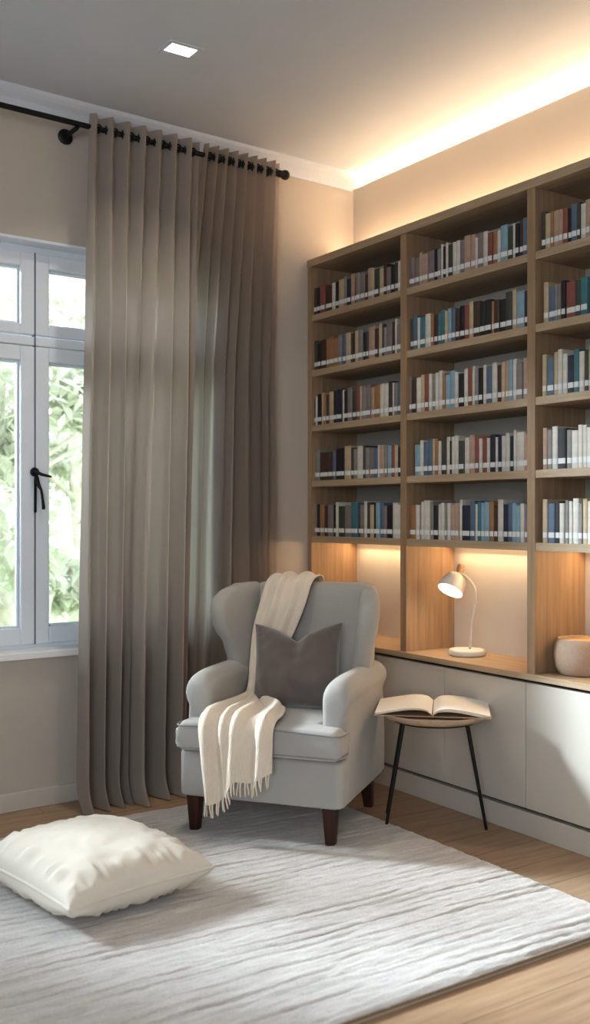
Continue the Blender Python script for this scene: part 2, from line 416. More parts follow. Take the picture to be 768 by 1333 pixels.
def curtain(name, mat, top, bot, folds, off, seed, label, amp=(.030, .045, .055), ztop=3.205, hemcurl=.055, sharp=.8, wide=1.0, back=0):
    r = random.Random(seed)
    root = empty(name, (0, 0, 0), WA, label, 'curtain', 'long taupe curtains on the black rod')
    nx, nz = folds*22, 80
    ph = [r.uniform(-1, 1) for _ in range(folds+3)]
    am = [r.uniform(.45, 1.3) for _ in range(folds+3)]
    wd = [r.choice((.45, .7, 1.0, 1.4, 1.8)) for _ in range(folds)]
    wd[0] = max(wd[0], wide)
    am = [.45+.55*wd[min(k, folds-1)]*r.uniform(.85, 1.15) for k in range(folds+3)]
    tot = sum(wd); edges = [0]
    for w in wd: edges.append(edges[-1]+w/tot)
    bm = BM(); rows = []
    for j in range(nz+1):
        v = j/nz; z = ztop*(1-v)+.006*v
        e = min(1, v/.75); e = e*e*(3-2*e)
        ex = v**.8
        x0 = top[0]+(bot[0]-top[0])*ex; x1 = top[1]+(bot[1]-top[1])*ex
        A = interp([(0, amp[0]), (.06, amp[0]), (.5, amp[1]), (1, amp[2])], v)[0]
        row = []
        for i in range(nx+1):
            u = i/nx
            f = u*folds; k = min(int(f), folds-1); ff = f-k
            uneven = edges[k]+(edges[k+1]-edges[k])*ff
            uu = u*(1-e)+uneven*e
            sm = ff*ff*(3-2*ff)
            a = A*(1+(am[k]*(1-sm)+am[k+1]*sm-1)*e)
            pw = sharp+(1.15-sharp)*e
            w = math.sin(2*PI*f); w = math.copysign(abs(w)**pw, w)
            pinch = (.30-.18*e)*math.sin(4*PI*f)*(x1-x0)/folds/2/PI
            lean = .022*e*(ph[k]*(1-sm)+ph[k+1]*sm)*math.sin(PI*u)
            y = off + back*min(1, v*3) - a*w + .030*noise.noise(Vector((u*4, v*1.7, seed)))*e + .008*noise.noise(Vector((u*16, v*5, seed+3)))*e
            x = x0+(x1-x0)*uu + pinch + lean
            if z < .14: y -= hemcurl*((.14-z)/.14)**2*(1+.6*math.sin(2*PI*f+1))
            row.append(bm.verts.new((x, y, z)))
        rows.append(row)
    for a, b in zip(rows, rows[1:]):
        for i in range(nx): bm.faces.new((a[i], a[i+1], b[i+1], b[i]))
    o = obj('fabric_panel', bm, M[mat], root, smooth=True)
    # metal rings where the pleats cross the rod
    for k in range(1, 2*folds):
        x = top[0]+(top[1]-top[0])*k/(2*folds)
        bm = BM(); n = 20; loops = []
        for q in range(n):
            a = 2*PI*q/n; c = Vector((0, math.cos(a), math.sin(a)))
            loops.append([c*(.019+.0035*math.cos(b)) + Vector((.0035*math.sin(b), 0, 0)) for b in (2*PI*m/8 for m in range(8))])
        loops.append(loops[0]); loft(bm, loops, cap=False)
        bmesh.ops.transform(bm, matrix=Matrix.Translation((x, ROFF, 3.145)) @ Matrix.Rotation(.5 if k % 2 else -.5, 4, 'Z'), verts=bm.verts)
        obj('grommet', bm, M['black'], root, smooth=True)
    return root
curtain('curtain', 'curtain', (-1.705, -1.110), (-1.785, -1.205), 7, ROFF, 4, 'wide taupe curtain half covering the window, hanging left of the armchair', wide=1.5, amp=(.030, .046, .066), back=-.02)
curtain('curtain', 'curtain_lit', (-1.085, -.622), (-1.275, -.585), 8, ROFF, 9, 'gathered taupe curtain darkened for shade behind the armchair, nearest the bookcase', amp=(.028, .030, .034), ztop=3.2, hemcurl=.01, back=.066)

# ------------------------------------------------------------------ lights in the ceiling
cl = empty('ceiling_light', (-1.567, -.882, CEIL), 0, 'small square recessed ceiling light, lit, in front of the curtain rod', 'ceiling light')
bm = BM(); frame_ring(bm, -.078, .078, -.058, .058, .02, 0, .006)
bmesh.ops.transform(bm, matrix=Matrix.Rotation(-PI/2, 4, 'X'), verts=bm.verts)
obj('frame', bm, M['ceiling'], cl, bevel=.002)
for v in (0,):
    obj('diffuser', box(BM(), -.058, .058, -.038, .038, -.004, -.001), M['downlight'], cl)

# ------------------------------------------------------------------ bookcase wall
FX = -.332; TOPZ = 2.757; CZ = .685
BAYS = {'L': (-.055, -.817), 'M': (-.862, -1.646), 'R': (-1.69, -2.46)}
SH = [2.449, 2.145, 1.841, 1.537, 1.233]; ST = .034
bc = empty('bookcase', (0, 0, 0), 0, 'tall built-in oak bookcase with three bays of filled shelves', 'bookcase')
obj('side_panel', box(BM(), FX, -.006, -.055, -.019, CZ, TOPZ-.04), M['oak'], bc, bevel=.0015)
for y0, y1 in ((-.862, -.817), (-1.69, -1.646)):
    obj('divider', box(BM(), FX, -.006, y0, y1, CZ, TOPZ-.04), M['oak'], bc, bevel=.0015)
obj('side_panel', box(BM(), FX, -.006, -2.505, -2.46, CZ, TOPZ-.04), M['oak'], bc, bevel=.0015)
obj('top_panel', box(BM(), FX-.004, -.006, -2.51, -.019, TOPZ-.04, TOPZ), M['oak_h'], bc, bevel=.0015)
for k, (a, b) in BAYS.items():
    obj('back_panel', box(BM(), -.018, -.004, b, a, SH[4]-ST, TOPZ-.04), M['back'], bc)
    obj('niche_panel', box(BM(), -.018, -.004, b, a, CZ, SH[4]-ST), M['niche'], bc)
    for z in SH:
        obj('shelf', box(BM(), FX+.003, -.018, b, a, z-ST, z), M['oak_h'], bc, bevel=.0015)
    obj('led_strip', box(BM(), -.060, -.048, b+.03, a-.03, SH[4]-ST-.005, SH[4]-ST), M['led'], bc)
obj('led_strip', box(BM(), -.11, -.09, -2.45, -.06, TOPZ, TOPZ+.008), M['led'], bc)

cv = empty('cove_light_strip', (0, 0, 0), 0, 'warm LED light strip hidden in the cove along the ceiling edge', 'light strip')
obj('glow_strip', box(BM(), .05, .075, -6.8, .1, LIP, LIP+.01), M['led'], cv)

# worktop, cabinets, plinth
tag(obj('worktop', box(BM(), -.352, 0, -3.2, -.02, CZ-.026, CZ), M['oak_h'], bevel=.002), 'long oak worktop running under the bookcase above the white cabinets', 'worktop')
seams = [-.022, -.632, -1.135, -1.638, -2.141, -2.66]
clab = ['white base cabinet in the corner behind the grey armchair', 'white base cabinet behind the armchair and the left of the side table',
        'white base cabinet below the lamp, behind the round side table', 'white base cabinet right of the side table, below the beige pot',
        'white base cabinet at the right edge, beyond the beige pot']
for i in range(5):
    a, b = seams[i], seams[i+1]
    r = empty('base_cabinet', (-.16, (a+b)/2, 0), 0, clab[i], 'cabinet', 'white handleless base cabinets')
    h = (a-b)/2
    obj('carcass', box(BM(), -.146, .156, -h+.001, h-.001, .1, CZ-.027), M['gap'], r)
    obj('door', box(BM(), -.172, -.1465, -h+.0016, h-.0016, .113, CZ-.042), M['door'], r, bevel=.0015)
tag(obj('plinth', box(BM(), -.334, -.004, -3.2, -.022, 0, .098), M['door'], bevel=.002), 'white plinth board along the floor under the cabinets', 'plinth')

# books -------------------------------------------------------------------
ROWS = [
    ('M', 0, -0.855, 'M41 M38 P21 P20 P19 M44 K26 G23 W15 K19 W15 E29 W25 W24 M29 P40 P30 W16 M37 W27 R28 O29 W20 L42 E28 W18 K23 B21 S25'),
    ('M', 1, -0.869, 'E20 S32 W18 T38 W39 O19 B26 T23 T30 C20 L23 S27 B27 K32 R29 C26 B42 K35 K41 O16 B33 K38 E37 C24 L44 N19'),
    ('M', 2, -0.855, 'M21 B35 W36 C24 R27 W23 G24 W23 W27 O20 L31 L34 W22 K38 W24 R27 W20 G24 K26 W21 S38 W30 B25 C22 P21 L24 W22 M37 P26'),
    ('M', 3, -0.895, 'L45 W25 S32 S30 C18 O24 W19 E34 W23 K14 W21 W26 E37 W32 P37 R24 W21 R31 W18 N34 W14 N23 W23 W24 N20 W18 W46 P19'),
    ('M', 4, -0.862, 'O45 W27 G14 W19 W42 G21 K34 W21 W26 G18 W22 P30 P27 W20 N53 S30 W17 T21 L23 L30 O27 B23 W33 N26 S27 L23 L26 W23 M17'),
    ('L', 0, -0.048, 'E26 K33 R48 B64 W27 K32 C50 G22 N35 P30 R19 G32 M38 B23 P37 C20 E37 C39 B24 M33 K28 E29 W24'),
    ('L', 1, -0.052, 'E28 K33 B51 O25 O45 O42 G30 S34 C43 E16 B21 C31 G41 K21 E23 P56 B24 C29 E17 G20 M45 B19 W17 M35'),
    ('L', 2, -0.028, 'N35 W19 K40 C18 O24 E28 C42 K25 N50 W18 K32 M39 E34 R31 C14 G38 M41 P28 O50 W25 W35 E33 W17 M26 S28'),
    ('L', 3, -0.052, 'G48 B82 B44 S25 K41 K37 C55 E24 G34 W50 E19 G33 M34 S35 W16 P36 G22 L33 R26 C26 N26'),
    ('L', 4, -0.052, 'G24 K29 O42 B34 M49 K23 W22 E55 M59 T60 E17 M30 W26 E26 C32 K18 L32 S29 M24 K46 W41 W28'),
    ('R', 0, -1.706, 'E23 C27 O16 P28 P22 R24 K18 S30 E17 W28 P21'),
    ('R', 1, -1.714, 'C28 S37 G15 M18 K23 R49 E29 T35'),
    ('R', 2, -1.712, 'C23 S37 C22 W24 W25 N34 T28 W26 E21 C24'),
    ('R', 3, -1.715, 'P24 G25 W31 K44 G27 W35 W23 W21 W32'),
    ('R', 4, -1.712, 'C27 S38 K27 W26 G20 W20 W31 G22 C24 W21'),
]
ORD = ['first', 'second', 'third', 'fourth', 'fifth', 'sixth', 'seventh', 'eighth', 'ninth', 'tenth', 'eleventh', 'twelfth', 'thirteenth',
       'fourteenth', 'fifteenth', 'sixteenth', 'seventeenth', 'eighteenth', 'nineteenth', 'twentieth', 'twenty-first', 'twenty-second',
       'twenty-third', 'twenty-fourth', 'twenty-fifth', 'twenty-sixth', 'twenty-seventh', 'twenty-eighth', 'twenty-ninth', 'thirtieth', 'thirty-first']
SHN = ['top', 'second', 'third', 'fourth', 'bottom']; BAYN = {'L': 'left', 'M': 'middle', 'R': 'right'}
cache = {}
def book_mesh(w, h, d, col):
    key = (w, h, d, col)
    if key in cache: return cache[key]
    bm = BM(); t = min(.003, w*.16); q = w/2
    # cover: rounded spine facing -x, two boards
    loops = []
    for z in (0, h):
        lp = []
        for k in range(7):
            a = PI*k/6; lp.append((-.004*math.sin(a), q*math.cos(a), z))
        lp += [(d, -q, z), (d, -q+t, z), (t, -q+t, z), (t, q-t, z), (d, q-t, z), (d, q, z)]
        loops.append(lp)
    rows = [[bm.verts.new(p) for p in lp] for lp in loops]
    n = len(rows[0])
    for i in range(n):
        j = (i+1) % n; bm.faces.new((rows[0][i], rows[0][j], rows[1][j], rows[1][i]))
    for rw, fl in ((rows[0], True), (rows[1], False)):
        for q4 in ((7, 8, 9, 6), (12, 0, 10, 11)):
            pass
        f1 = [rw[i] for i in (6, 7, 8, 9)]; f2 = [rw[i] for i in (10, 11, 12, 0)]; f3 = [rw[i] for i in (0, 1, 2, 3, 4, 5, 6, 9, 10)]
        for f in (f1, f2, f3): bm.faces.new(f)
    box(bm, t, d-.004, -q+t, q-t, .003, h-.004, 1)
    me = bpy.data.meshes.new('book'); bmesh.ops.recalc_face_normals(bm, faces=bm.faces); bm.to_mesh(me); bm.free()
    me.materials.append(M['bk'+col]); me.materials.append(M['paper_edge']); cache[key] = me
    # the sticker wraps the spine
    bm = BM(); lp0 = []
    for k in range(7):
        a = PI*k/6; lp0.append((-.0048*math.sin(a)-.0002, q*math.cos(a)*.97))
    r0 = [bm.verts.new((x, y, .0215)) for x, y in lp0]; r1 = [bm.verts.new((x, y, .044)) for x, y in lp0]
    for i in range(6): bm.faces.new((r0[i], r0[i+1], r1[i+1], r1[i]))
    ms = bpy.data.meshes.new('spine_label'); bm.to_mesh(ms); bm.free(); ms.materials.append(M['sticker'])
    cache[key] = (me, ms); return cache[key]
RH = [.148, .155, .165, .158, .168]
for bay, row, y, seq in ROWS:
    for i, tk in enumerate(seq.split()):
        col, w = tk[0], int(tk[1:])/1000
        h = round(RH[row]+rnd.uniform(-.012, .014)+(.006 if col in 'WCP' else 0), 3)
        d = rnd.choice((.13, .14, .15))
        if tk in ('W46',): h = RH[row]+.008
        me, ms = book_mesh(round(w-.0012, 4), h, d, col)
        b = bpy.data.objects.new('book', me); C.objects.link(b)
        b.location = (FX+.024+rnd.uniform(-.003, .003), y-w/2, SH[row])
        tag(b, '%s book, %s from the left on the %s shelf of the %s bay' % (BOOKCOL[col][0], ORD[i], SHN[row], BAYN[bay]), 'book', 'books on the bookcase shelves')
        s = bpy.data.objects.new('spine_label', ms); C.objects.link(s); s.parent = b; s['label'] = 'white spine sticker'
        y -= w

# desk lamp ---------------------------------------------------------------
lp = empty('desk_lamp', (-.173, -1.118, CZ), 0, 'small white desk lamp with bent stem, lit, in the middle niche', 'lamp')
bm = BM(); lathe(bm, [(0, 0), (.078, 0), (.085, .004), (.087, .012), (.086, .024), (.08, .030), (.06, .032), (0, .032)], 48)
obj('base', bm, M['white'], lp, smooth=True, sharp=60)
bm = BM()
stem = [(0, -.018, .03), (0, -.030, .12), (0, -.046, .21), (0, -.058, .28), (0, -.048, .325), (0, -.015, .356), (0, .022, .377), (-.002, .058, .386)]
tube(bm, [cr(stem, k/36) for k in range(37)], .006, 12); obj('stem', bm, M['white'], lp, smooth=True)
# shade: a dome opening down and to the left
sh_m = Matrix.Translation((-.008, .062, .372)) @ Matrix.Rotation(math.radians(97), 4, 'Z') @ Matrix.Rotation(math.radians(36), 4, 'X') @ Matrix.Diagonal((.88, .88, .95, 1))
bm = BM()
outer = [(.012, .012), (.03, .008), (.048, -.004), (.060, -.024), (.067, -.05), (.071, -.078), (.072, -.088)]
inner = [(.0695, -.088), (.068, -.076), (.064, -.05), (.056, -.025), (.044, -.008), (.02, .003), (.001, .004)]
n = 40; loops = [[(r*math.cos(2*PI*k/n), r*math.sin(2*PI*k/n), z) for k in range(n)] for r, z in [(.001, .0125)]+outer+inner]
loft(bm, loops, False); bmesh.ops.transform(bm, matrix=sh_m, verts=bm.verts)
sd = obj('lamp_shade', bm, M['white'], lp, smooth=True, sharp=70)
bm = BM(); lathe(bm, [(0, -.074), (.060, -.074), (.062, -.071), (.060, -.068), (0, -.068)], 36); bmesh.ops.transform(bm, matrix=sh_m, verts=bm.verts)
obj('bulb', bm, M['bulb'], sd, smooth=True, sharp=60)
bm = BM(); lathe(bm, [(0, .006), (.011, .008), (.0125, .02), (.018, .034), (.0225, .047), (.021, .060), (.012, .069), (0, .071)], 24)
bmesh.ops.transform(bm, matrix=sh_m, verts=bm.verts); obj('knob', bm, M['knob'], lp, smooth=True)

# beige pot ---------------------------------------------------------------
pt = empty('ceramic_pot', (-.165, -1.80, CZ), 0, 'round pale beige textured ceramic pot on the worktop at the right', 'pot')
bm = BM(); lathe(bm, [(0, 0), (.088, 0), (.100, .006), (.112, .03), (.119, .065), (.118, .10), (.112, .13), (.106, .146), (.102, .150), (.098, .148), (.096, .138), (0, .138)], 56)
obj('body', bm, M['ceramic'], pt, smooth=True, sharp=60)
bm = BM(); lathe(bm, [(0, .1385), (.0955, .1385), (.0955, .144), (.09, .147), (0, .148)], 56)
obj('lid', bm, M['potlid'], pt, smooth=True, sharp=50)

# side table --------------------------------------------------------------
TX, TY, TZ = -.588, -1.352, .50
tb = empty('side_table', (TX, TY, 0), 0, 'small round side table with pale wooden top and thin black legs', 'table')
bm = BM(); lathe(bm, [(0, TZ-.026), (.19, TZ-.026), (.215, TZ-.018), (.231, TZ-.004), (.235, TZ+.006), (.233, TZ+.009), (.228, TZ+.006), (.222, TZ), (0, TZ)], 72)
obj('table_top', bm, M['tabletop'], tb, smooth=True, sharp=40)
bm = BM(); lathe(bm, [(0, TZ-.034), (.18, TZ-.034), (.187, TZ-.026), (0, TZ-.026)], 60); obj('underframe', bm, M['black'], tb, smooth=True, sharp=40)
for (tx, ty), (fx, fy) in (((-.118, .062), (-.189, .098)), ((.108, -.084), (.169, -.143)), ((-.05, .145), (-.030, .284))):
    bm = BM(); tube(bm, [(tx, ty, TZ-.03), (fx, fy, 0)], [.0095, .0065], 14); obj('leg', bm, M['black'], tb, smooth=True, sharp=50)

# open book on the table ----------------------------------------------------
ob = empty('open_book', (TX-.002, TY+.006, TZ+.0095), -math.radians(33.85+9), 'open hardback book with blank pages lying on the side table', 'book')
NP = 24
def page_profile(s):
    """(x, top z, bottom z) from the spine outwards"""
    out = []; thick = .013 if s > 0 else .008
    for k in range(NP+1):
        u = k/NP; x = .002+.236*u
        z = .012+.026*math.sin(PI*min(1, u*1.02)**.62)*(1-.3*u)
        if u < .06: z = .012+(z-.012)*(u/.06)**.7
        out.append((s*x, z, max(.004, z-thick*(.6+.4*min(1, u*5)))))
    return out
D2 = .165
for s in (-1, 1):
    bm = BM(); pr_ = page_profile(s)
    loops = [[(x, y, z) for x, z, b in pr_]+[(x*.985, y, b) for x, z, b in pr_[::-1]] for y in (-D2, D2)]
    loft(bm, loops, True)
    for i, f in enumerate(bm.faces): f.material_index = 0 if i < NP else 1
    obj('page_block', bm, [M['paper'], M['paper_edge']], ob, smooth=True, sharp=35)
bm = BM()
for s in (-1, 1):
    box(bm, min(0, s*.243), max(0, s*.243), -D2-.004, D2+.004, 0, .003)
bmesh.ops.remove_doubles(bm, verts=bm.verts, dist=.0005)
obj('cover', bm, M['tabletop'], ob)

# ------------------------------------------------------------------ rug
RX0, RX1, RY0, RY1 = -3.7, -.735, -2.505, -.50
def rug():
    nx, ny = 190, 330; bm = BM(); lay = bm.verts.layers.float.new('rib'); rows = []
    for j in range(ny+1):
        y = RY0+(RY1-RY0)*j/ny; row = []
        for i in range(nx+1):
            x = RX0+(RX1-RX0)*i/nx
            wob = .035*noise.noise(Vector((x*1.1, y*1.6, 3)))+.012*noise.noise(Vector((x*4, y*5, 8)))
            ph = (y+wob+.05*x)/.045
            rib = abs(math.sin(PI*ph))
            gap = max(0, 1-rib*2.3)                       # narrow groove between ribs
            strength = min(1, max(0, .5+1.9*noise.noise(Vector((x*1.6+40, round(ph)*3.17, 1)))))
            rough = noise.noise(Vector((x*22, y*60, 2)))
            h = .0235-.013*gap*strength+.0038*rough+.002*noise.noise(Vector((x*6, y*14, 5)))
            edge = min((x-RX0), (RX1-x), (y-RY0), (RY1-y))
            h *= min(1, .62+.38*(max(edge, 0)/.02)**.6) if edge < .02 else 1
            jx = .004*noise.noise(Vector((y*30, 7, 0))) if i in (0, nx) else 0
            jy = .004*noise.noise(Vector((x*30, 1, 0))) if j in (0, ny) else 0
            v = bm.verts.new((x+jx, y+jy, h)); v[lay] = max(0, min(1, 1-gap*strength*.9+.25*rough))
            row.append(v)
        rows.append(row)
    for a, b in zip(rows, rows[1:]):
        for i in range(nx): bm.faces.new((a[i], a[i+1], b[i+1], b[i]))
    root = empty('rug', (0, 0, 0), 0, 'large pale grey ribbed wool rug on the oak floor', 'rug')
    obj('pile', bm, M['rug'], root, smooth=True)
    bm = BM(); box(bm, RX0+.002, RX1-.002, RY0+.002, RY1-.002, 0, .008); obj('backing', bm, M['rugback'], root)
    bm = BM(); z0, z1 = .007, .0165
    for a in ((RX0, RX1, RY0-.001, RY0+.004), (RX0, RX1, RY1-.004, RY1+.001), (RX0-.001, RX0+.004, RY0, RY1), (RX1-.004, RX1+.001, RY0, RY1)):
        box(bm, *a, z0, z1)
    obj('edge_shade_strip', bm, M['rugedge'], root)  # strip coloured as the pile's shadow along the rug edge
rug()

# ------------------------------------------------------------------ pillows
def puff(hw, hh, T, n=56, concave=.06, p=.55, chop=0, seed=1, wrinkle=.004, gather=0):
    """two faced pillow with pointed corners; returns (bm, seam loop). local x width, y height, z thickness"""
    bm = BM(); grids = []; seam = []
    def base(u, v):
        x = u*hw*(1-concave*(1-v*v)*abs(u)**2); y = v*hh*(1-concave*(1-u*u)*abs(v)**2)
        c = 0
        if chop:
            c = math.exp(-(u/.2)**2-((1-v)/.75)**2)
            vv = max(0, (v+.3)/1.3)
            y -= chop*math.exp(-abs(u/.42)**1.25)*vv**1.6
        return x, y, c
    for s in (1, -1):
        g = []
        for j in range(n+1):
            row = []
            for i in range(n+1):
                u = math.sin((2*i/n-1)*PI/2); v = math.sin((2*j/n-1)*PI/2)
                x, y, c = base(u, v)
                q = max(0, (1-u*u)*(1-v*v))
                z = T*q**p
                z *= 1-.55*c
                if gather:
                    d = min(1-abs(u), 1-abs(v)); k = math.exp(-((d-.12)/.12)**2)
                    tt = u if abs(v) > abs(u) else v
                    z += gather*k*(math.sin(tt*38+3*math.sin(tt*9+seed))*.6+.5*noise.noise(Vector((tt*14, s, seed))))*min(1, q*8)
                z += wrinkle*noise.noise(Vector((x*9, y*9, seed+s)))*min(1, q*6)+wrinkle*.5*noise.noise(Vector((x*24, y*24, seed+s)))*min(1, q*6)
                row.append(bm.verts.new((x, y, s*z)))
            g.append(row)
        grids.append(g)
        for a, b in zip(g, g[1:]):
            for i in range(n): bm.faces.new((a[i], a[i+1], b[i+1], b[i]))
    g = grids[0]
    seam = [g[0][i].co.copy() for i in range(n)]+[g[j][n].co.copy() for j in range(n)]+[g[n][n-i].co.copy() for i in range(n)]+[g[n-j][0].co.copy() for j in range(n)]
    bmesh.ops.remove_doubles(bm, verts=bm.verts, dist=.0004)
    return bm, seam

def closed_tube(bm, pts, r, n=8):
    N = len(pts); loops = []
    for i in range(N):
        d = (pts[(i+1) % N]-pts[i-1]).normalized(); s = d.cross(Vector((0, 0, 1))).normalized(); u = s.cross(d)
        loops.append([pts[i]+(s*math.cos(a)+u*math.sin(a))*r for a in (2*PI*k/n for k in range(n))])
    loops.append(loops[0]); loft(bm, loops, cap=False); bmesh.ops.remove_doubles(bm, verts=bm.verts, dist=1e-5)

# floor cushion
fc = empty('floor_cushion', (-2.115, -1.255, .023), math.radians(9), 'large plump off-white floor cushion lying on the rug at the left', 'cushion')
bm, seam = puff(.285, .335, .118, 72, .045, .34, 0, 3, .009, .013)
for v in bm.verts:          # flattened where it rests on the rug
    v.co.z += .095
    if v.co.z < .03: v.co.z = max(0.0, .03-(.03-v.co.z)*.55 if v.co.z > -.024 else 0)
obj('cover', bm, M['cushion'], fc, smooth=True)
bm = BM(); closed_tube(bm, [p+Vector((0, 0, .095)) for p in seam], .0055); obj('piping', bm, M['cushion'], fc, smooth=True)

# ------------------------------------------------------------------ armchair
CH = (-1.043, -.902, .0225); CR = math.radians(-53.5)
ch = empty('armchair', CH, CR, 'light grey wingback armchair with rolled arms and dark wooden legs', 'armchair')
ZK = lambda z: z if z < .6 else .6+(z-.6)*.915      # the back is a touch lower than first drawn
def yf(z): return .17+.13*((z-.45)/.58)          # front plane of the backrest
# seat base
bm = BM()
loops = []
for z, g in ((.150, -.012), (.154, -.003), (.162, 0), (.325, 0), (.336, -.003), (.341, -.014)):
    loops.append([(x, y, z) for x, y in rrect(.358+g, .335+g, .035, 6, 0, -.035)])
loft(bm, loops); obj('seat_base', bm, M['chair'], ch, smooth=True, sharp=60)
# T shaped seat cushion: sections along y
def cushion_section(y, hw, zb, zt, crown, r=.03, n=10):
    pts = []
    for k in range(25):
        u = -1+2*k/24; pts.append((u*(hw-.0), u))
    loop = []
    # top from left to right, then bottom back
    N = 26
    for k in range(N+1):
        u = -1+2*k/N; e = 1-abs(u)
        d = e*hw
        drop = 0 if d > r else r-math.sqrt(max(0, r*r-(r-d)**2))
        loop.append((u*hw, y, zt-drop+crown*(1-u*u)))
    for k in range(N+1):
        u = 1-2*k/N; e = 1-abs(u); d = e*hw; rr = .022
        rise = 0 if d > rr else rr-math.sqrt(max(0, rr*rr-(rr-d)**2))
        loop.append((u*hw, y, zb+rise))
    return loop
loops = []
zb, zt = .346, .462
for y, sc, up in ((-.398, .0, .052), (-.397, .62, .028), (-.392, .86, .012), (-.384, .96, .004), (-.372, 1, 0)):
    loops.append(cushion_section(y, .362-(1-sc)*.02, zb+.02*(1-sc), zt-.03*(1-sc), .010*sc))
for y in (-.34, -.31, -.29):
    loops.append(cushion_section(y, .362, zb, zt, .012))
for y, hw in ((-.282, .355), (-.276, .335), (-.272, .29), (-.268, .248)):
    loops.append(cushion_section(y, hw, zb, zt, .014))
for y in (-.2, -.1, 0, .1, .2):
    loops.append(cushion_section(y, .246, zb, zt, .016))
bm = BM(); loft(bm, loops); sc_ = obj('seat_cushion', bm, M['chair'], ch, smooth=True, sharp=75)
for z, yy in ((zt-.014, -.392), (zb+.014, -.392)):
    bm = BM(); pts = [(-.362, -.29, z), (-.363, -.34, z), (-.362, -.368, z), (-.352, -.387, z)]
    pts += [(-.33+.66*k/20, -.3955, z+.010*(1-(2*k/20-1)**2)*(1 if z > .4 else 0)) for k in range(21)]
    pts += [(.352, -.387, z), (.362, -.368, z), (.363, -.34, z), (.362, -.29, z)]
    tube(bm, pts, .0042, 8); obj('piping', bm, M['piping'], sc_, smooth=True)
# backrest
bm = BM(); loops = []
for z, g in ((.15, -.01), (.16, 0), (.40, 0), (.5, 0), (.6, 0), (.7, 0), (.8, 0), (.9, 0), (.97, 0), (1.005, -.004), (1.025, -.012), (1.036, -.026), (1.040, -.045)):
    y0 = yf(max(z, .40)); hw = .285+.01*max(0, z-.5)
    th = .145 if z > .4 else .145
    y1 = max(y0+th, .30) if z > .42 else .315
    cy, hy = (y0+y1)/2, (y1-y0)/2
    lpx = []
    for x, y in rrect(hw+g, hy+g, .045+g*.3, 7, 0, cy):
        if y < cy: y -= .022*(1-(x/hw)**2)*(1 if z > .45 else .3)   # padded front
        lpx.append((x, y, ZK(z+.012*(1-(x/hw)**2)*(z > .95))))
    loops.append(lpx)
loft(bm, loops); obj('backrest', bm, M['chair'], ch, smooth=True, sharp=70)
# rolled arms
def arm(s):
    bm = BM(); loops = []
    def section(y, k, dz):
        prof = [(.246, .165), (.246, .35), (.247, .47), (.247, .55)]
        cx, cz, r = .309, .598, .062
        for a in range(180, -46, -12): prof.append((cx+r*math.cos(math.radians(a)), cz+r*math.sin(math.radians(a))))
        prof += [(.352, .535), (.356, .49), (.360, .35), (.360, .165)]
        out = []
        for x, z in prof:
            z2 = z-dz*max(0, (z-.45)/.21)
            out.append((s*(.303+(x-.303)*k), y, (.36+(z2-.36)*(1-(1-k)*.35))))
        return out
    for y, k, dz in ((-.292, .30, .07), (-.2915, .62, .056), (-.288, .82, .045), (-.28, .93, .034), (-.266, .985, .024), (-.245, 1, .014), (-.215, 1, .007), (-.17, 1, .002), (-.1, 1, 0), (0, 1, 0), (.1, 1, 0), (.2, 1, 0), (.285, 1, .0), (.30, .97, .0)):
        loops.append(section(y, k, dz))
    loft(bm, loops); return obj('arm', bm, M['chair'], ch, smooth=True, sharp=70)
arm(-1); arm(1)
# wings
def wing(s):
    bm = BM(); loops = []
    keysF = [(.56, .300, .07), (.66, .300, .12), (.74, .314, .11), (.84, .346, .06), (.92, .358, .05), (.97, .355, .07), (1.01, .34, .115), (1.035, .32, .17)]
    keysB = [(.56, .285, .20), (.70, .285, .235), (.9, .285, .275), (1.035, .285, .31)]
    zs = [.56, .60, .64, .68, .72, .76, .80, .84, .88, .91, .94, .96, .98, .995, 1.01, 1.022, 1.032, 1.040, 1.044]
    for z in zs:
        fx, fy = interp(keysF, z); bx, by = interp(keysB, z)
        r = .043 if z < .98 else max(.006, .043*math.sqrt(max(0, 1-((z-.98)/.0655)**2)))
        d = Vector((fx-bx, fy-by, 0)); L = d.length; d.normalize(); nrm = Vector((-d.y, d.x, 0))
        lpv = []
        for k in range(9):
            a = -PI/2+PI*k/8; p = Vector((fx, fy, z))+d*(r*math.cos(a))+nrm*(r*math.sin(a)); lpv.append(p)
        for k in range(9):
            a = PI/2+PI*k/8; p = Vector((bx, by, z))+d*(r*math.cos(a))+nrm*(r*math.sin(a)); lpv.append(p)
        loops.append([(s*p.x, p.y, ZK(p.z)) for p in lpv])
    loft(bm, loops); return obj('wing', bm, M['chair'], ch, smooth=True, sharp=75)
wing(-1); wing(1)
# legs
for lx_, ly_, dx, dy in ((-.30, -.325, .0, .0), (.30, -.325, 0, 0), (-.295, .215, -.005, .03), (.295, .215, .005, .03)):
    bm = BM(); h = .152
    loops = [[(lx_+dx*f+x, ly_+dy*f+y, h-(h+0)*f) for x, y in rrect(w, w, .004, 3)] for f, w in ((0, .029), (.5, .0245), (.97, .0195), (1, .0185))]
    loft(bm, loops); obj('leg', bm, M['legwood'], ch, smooth=True, sharp=40)

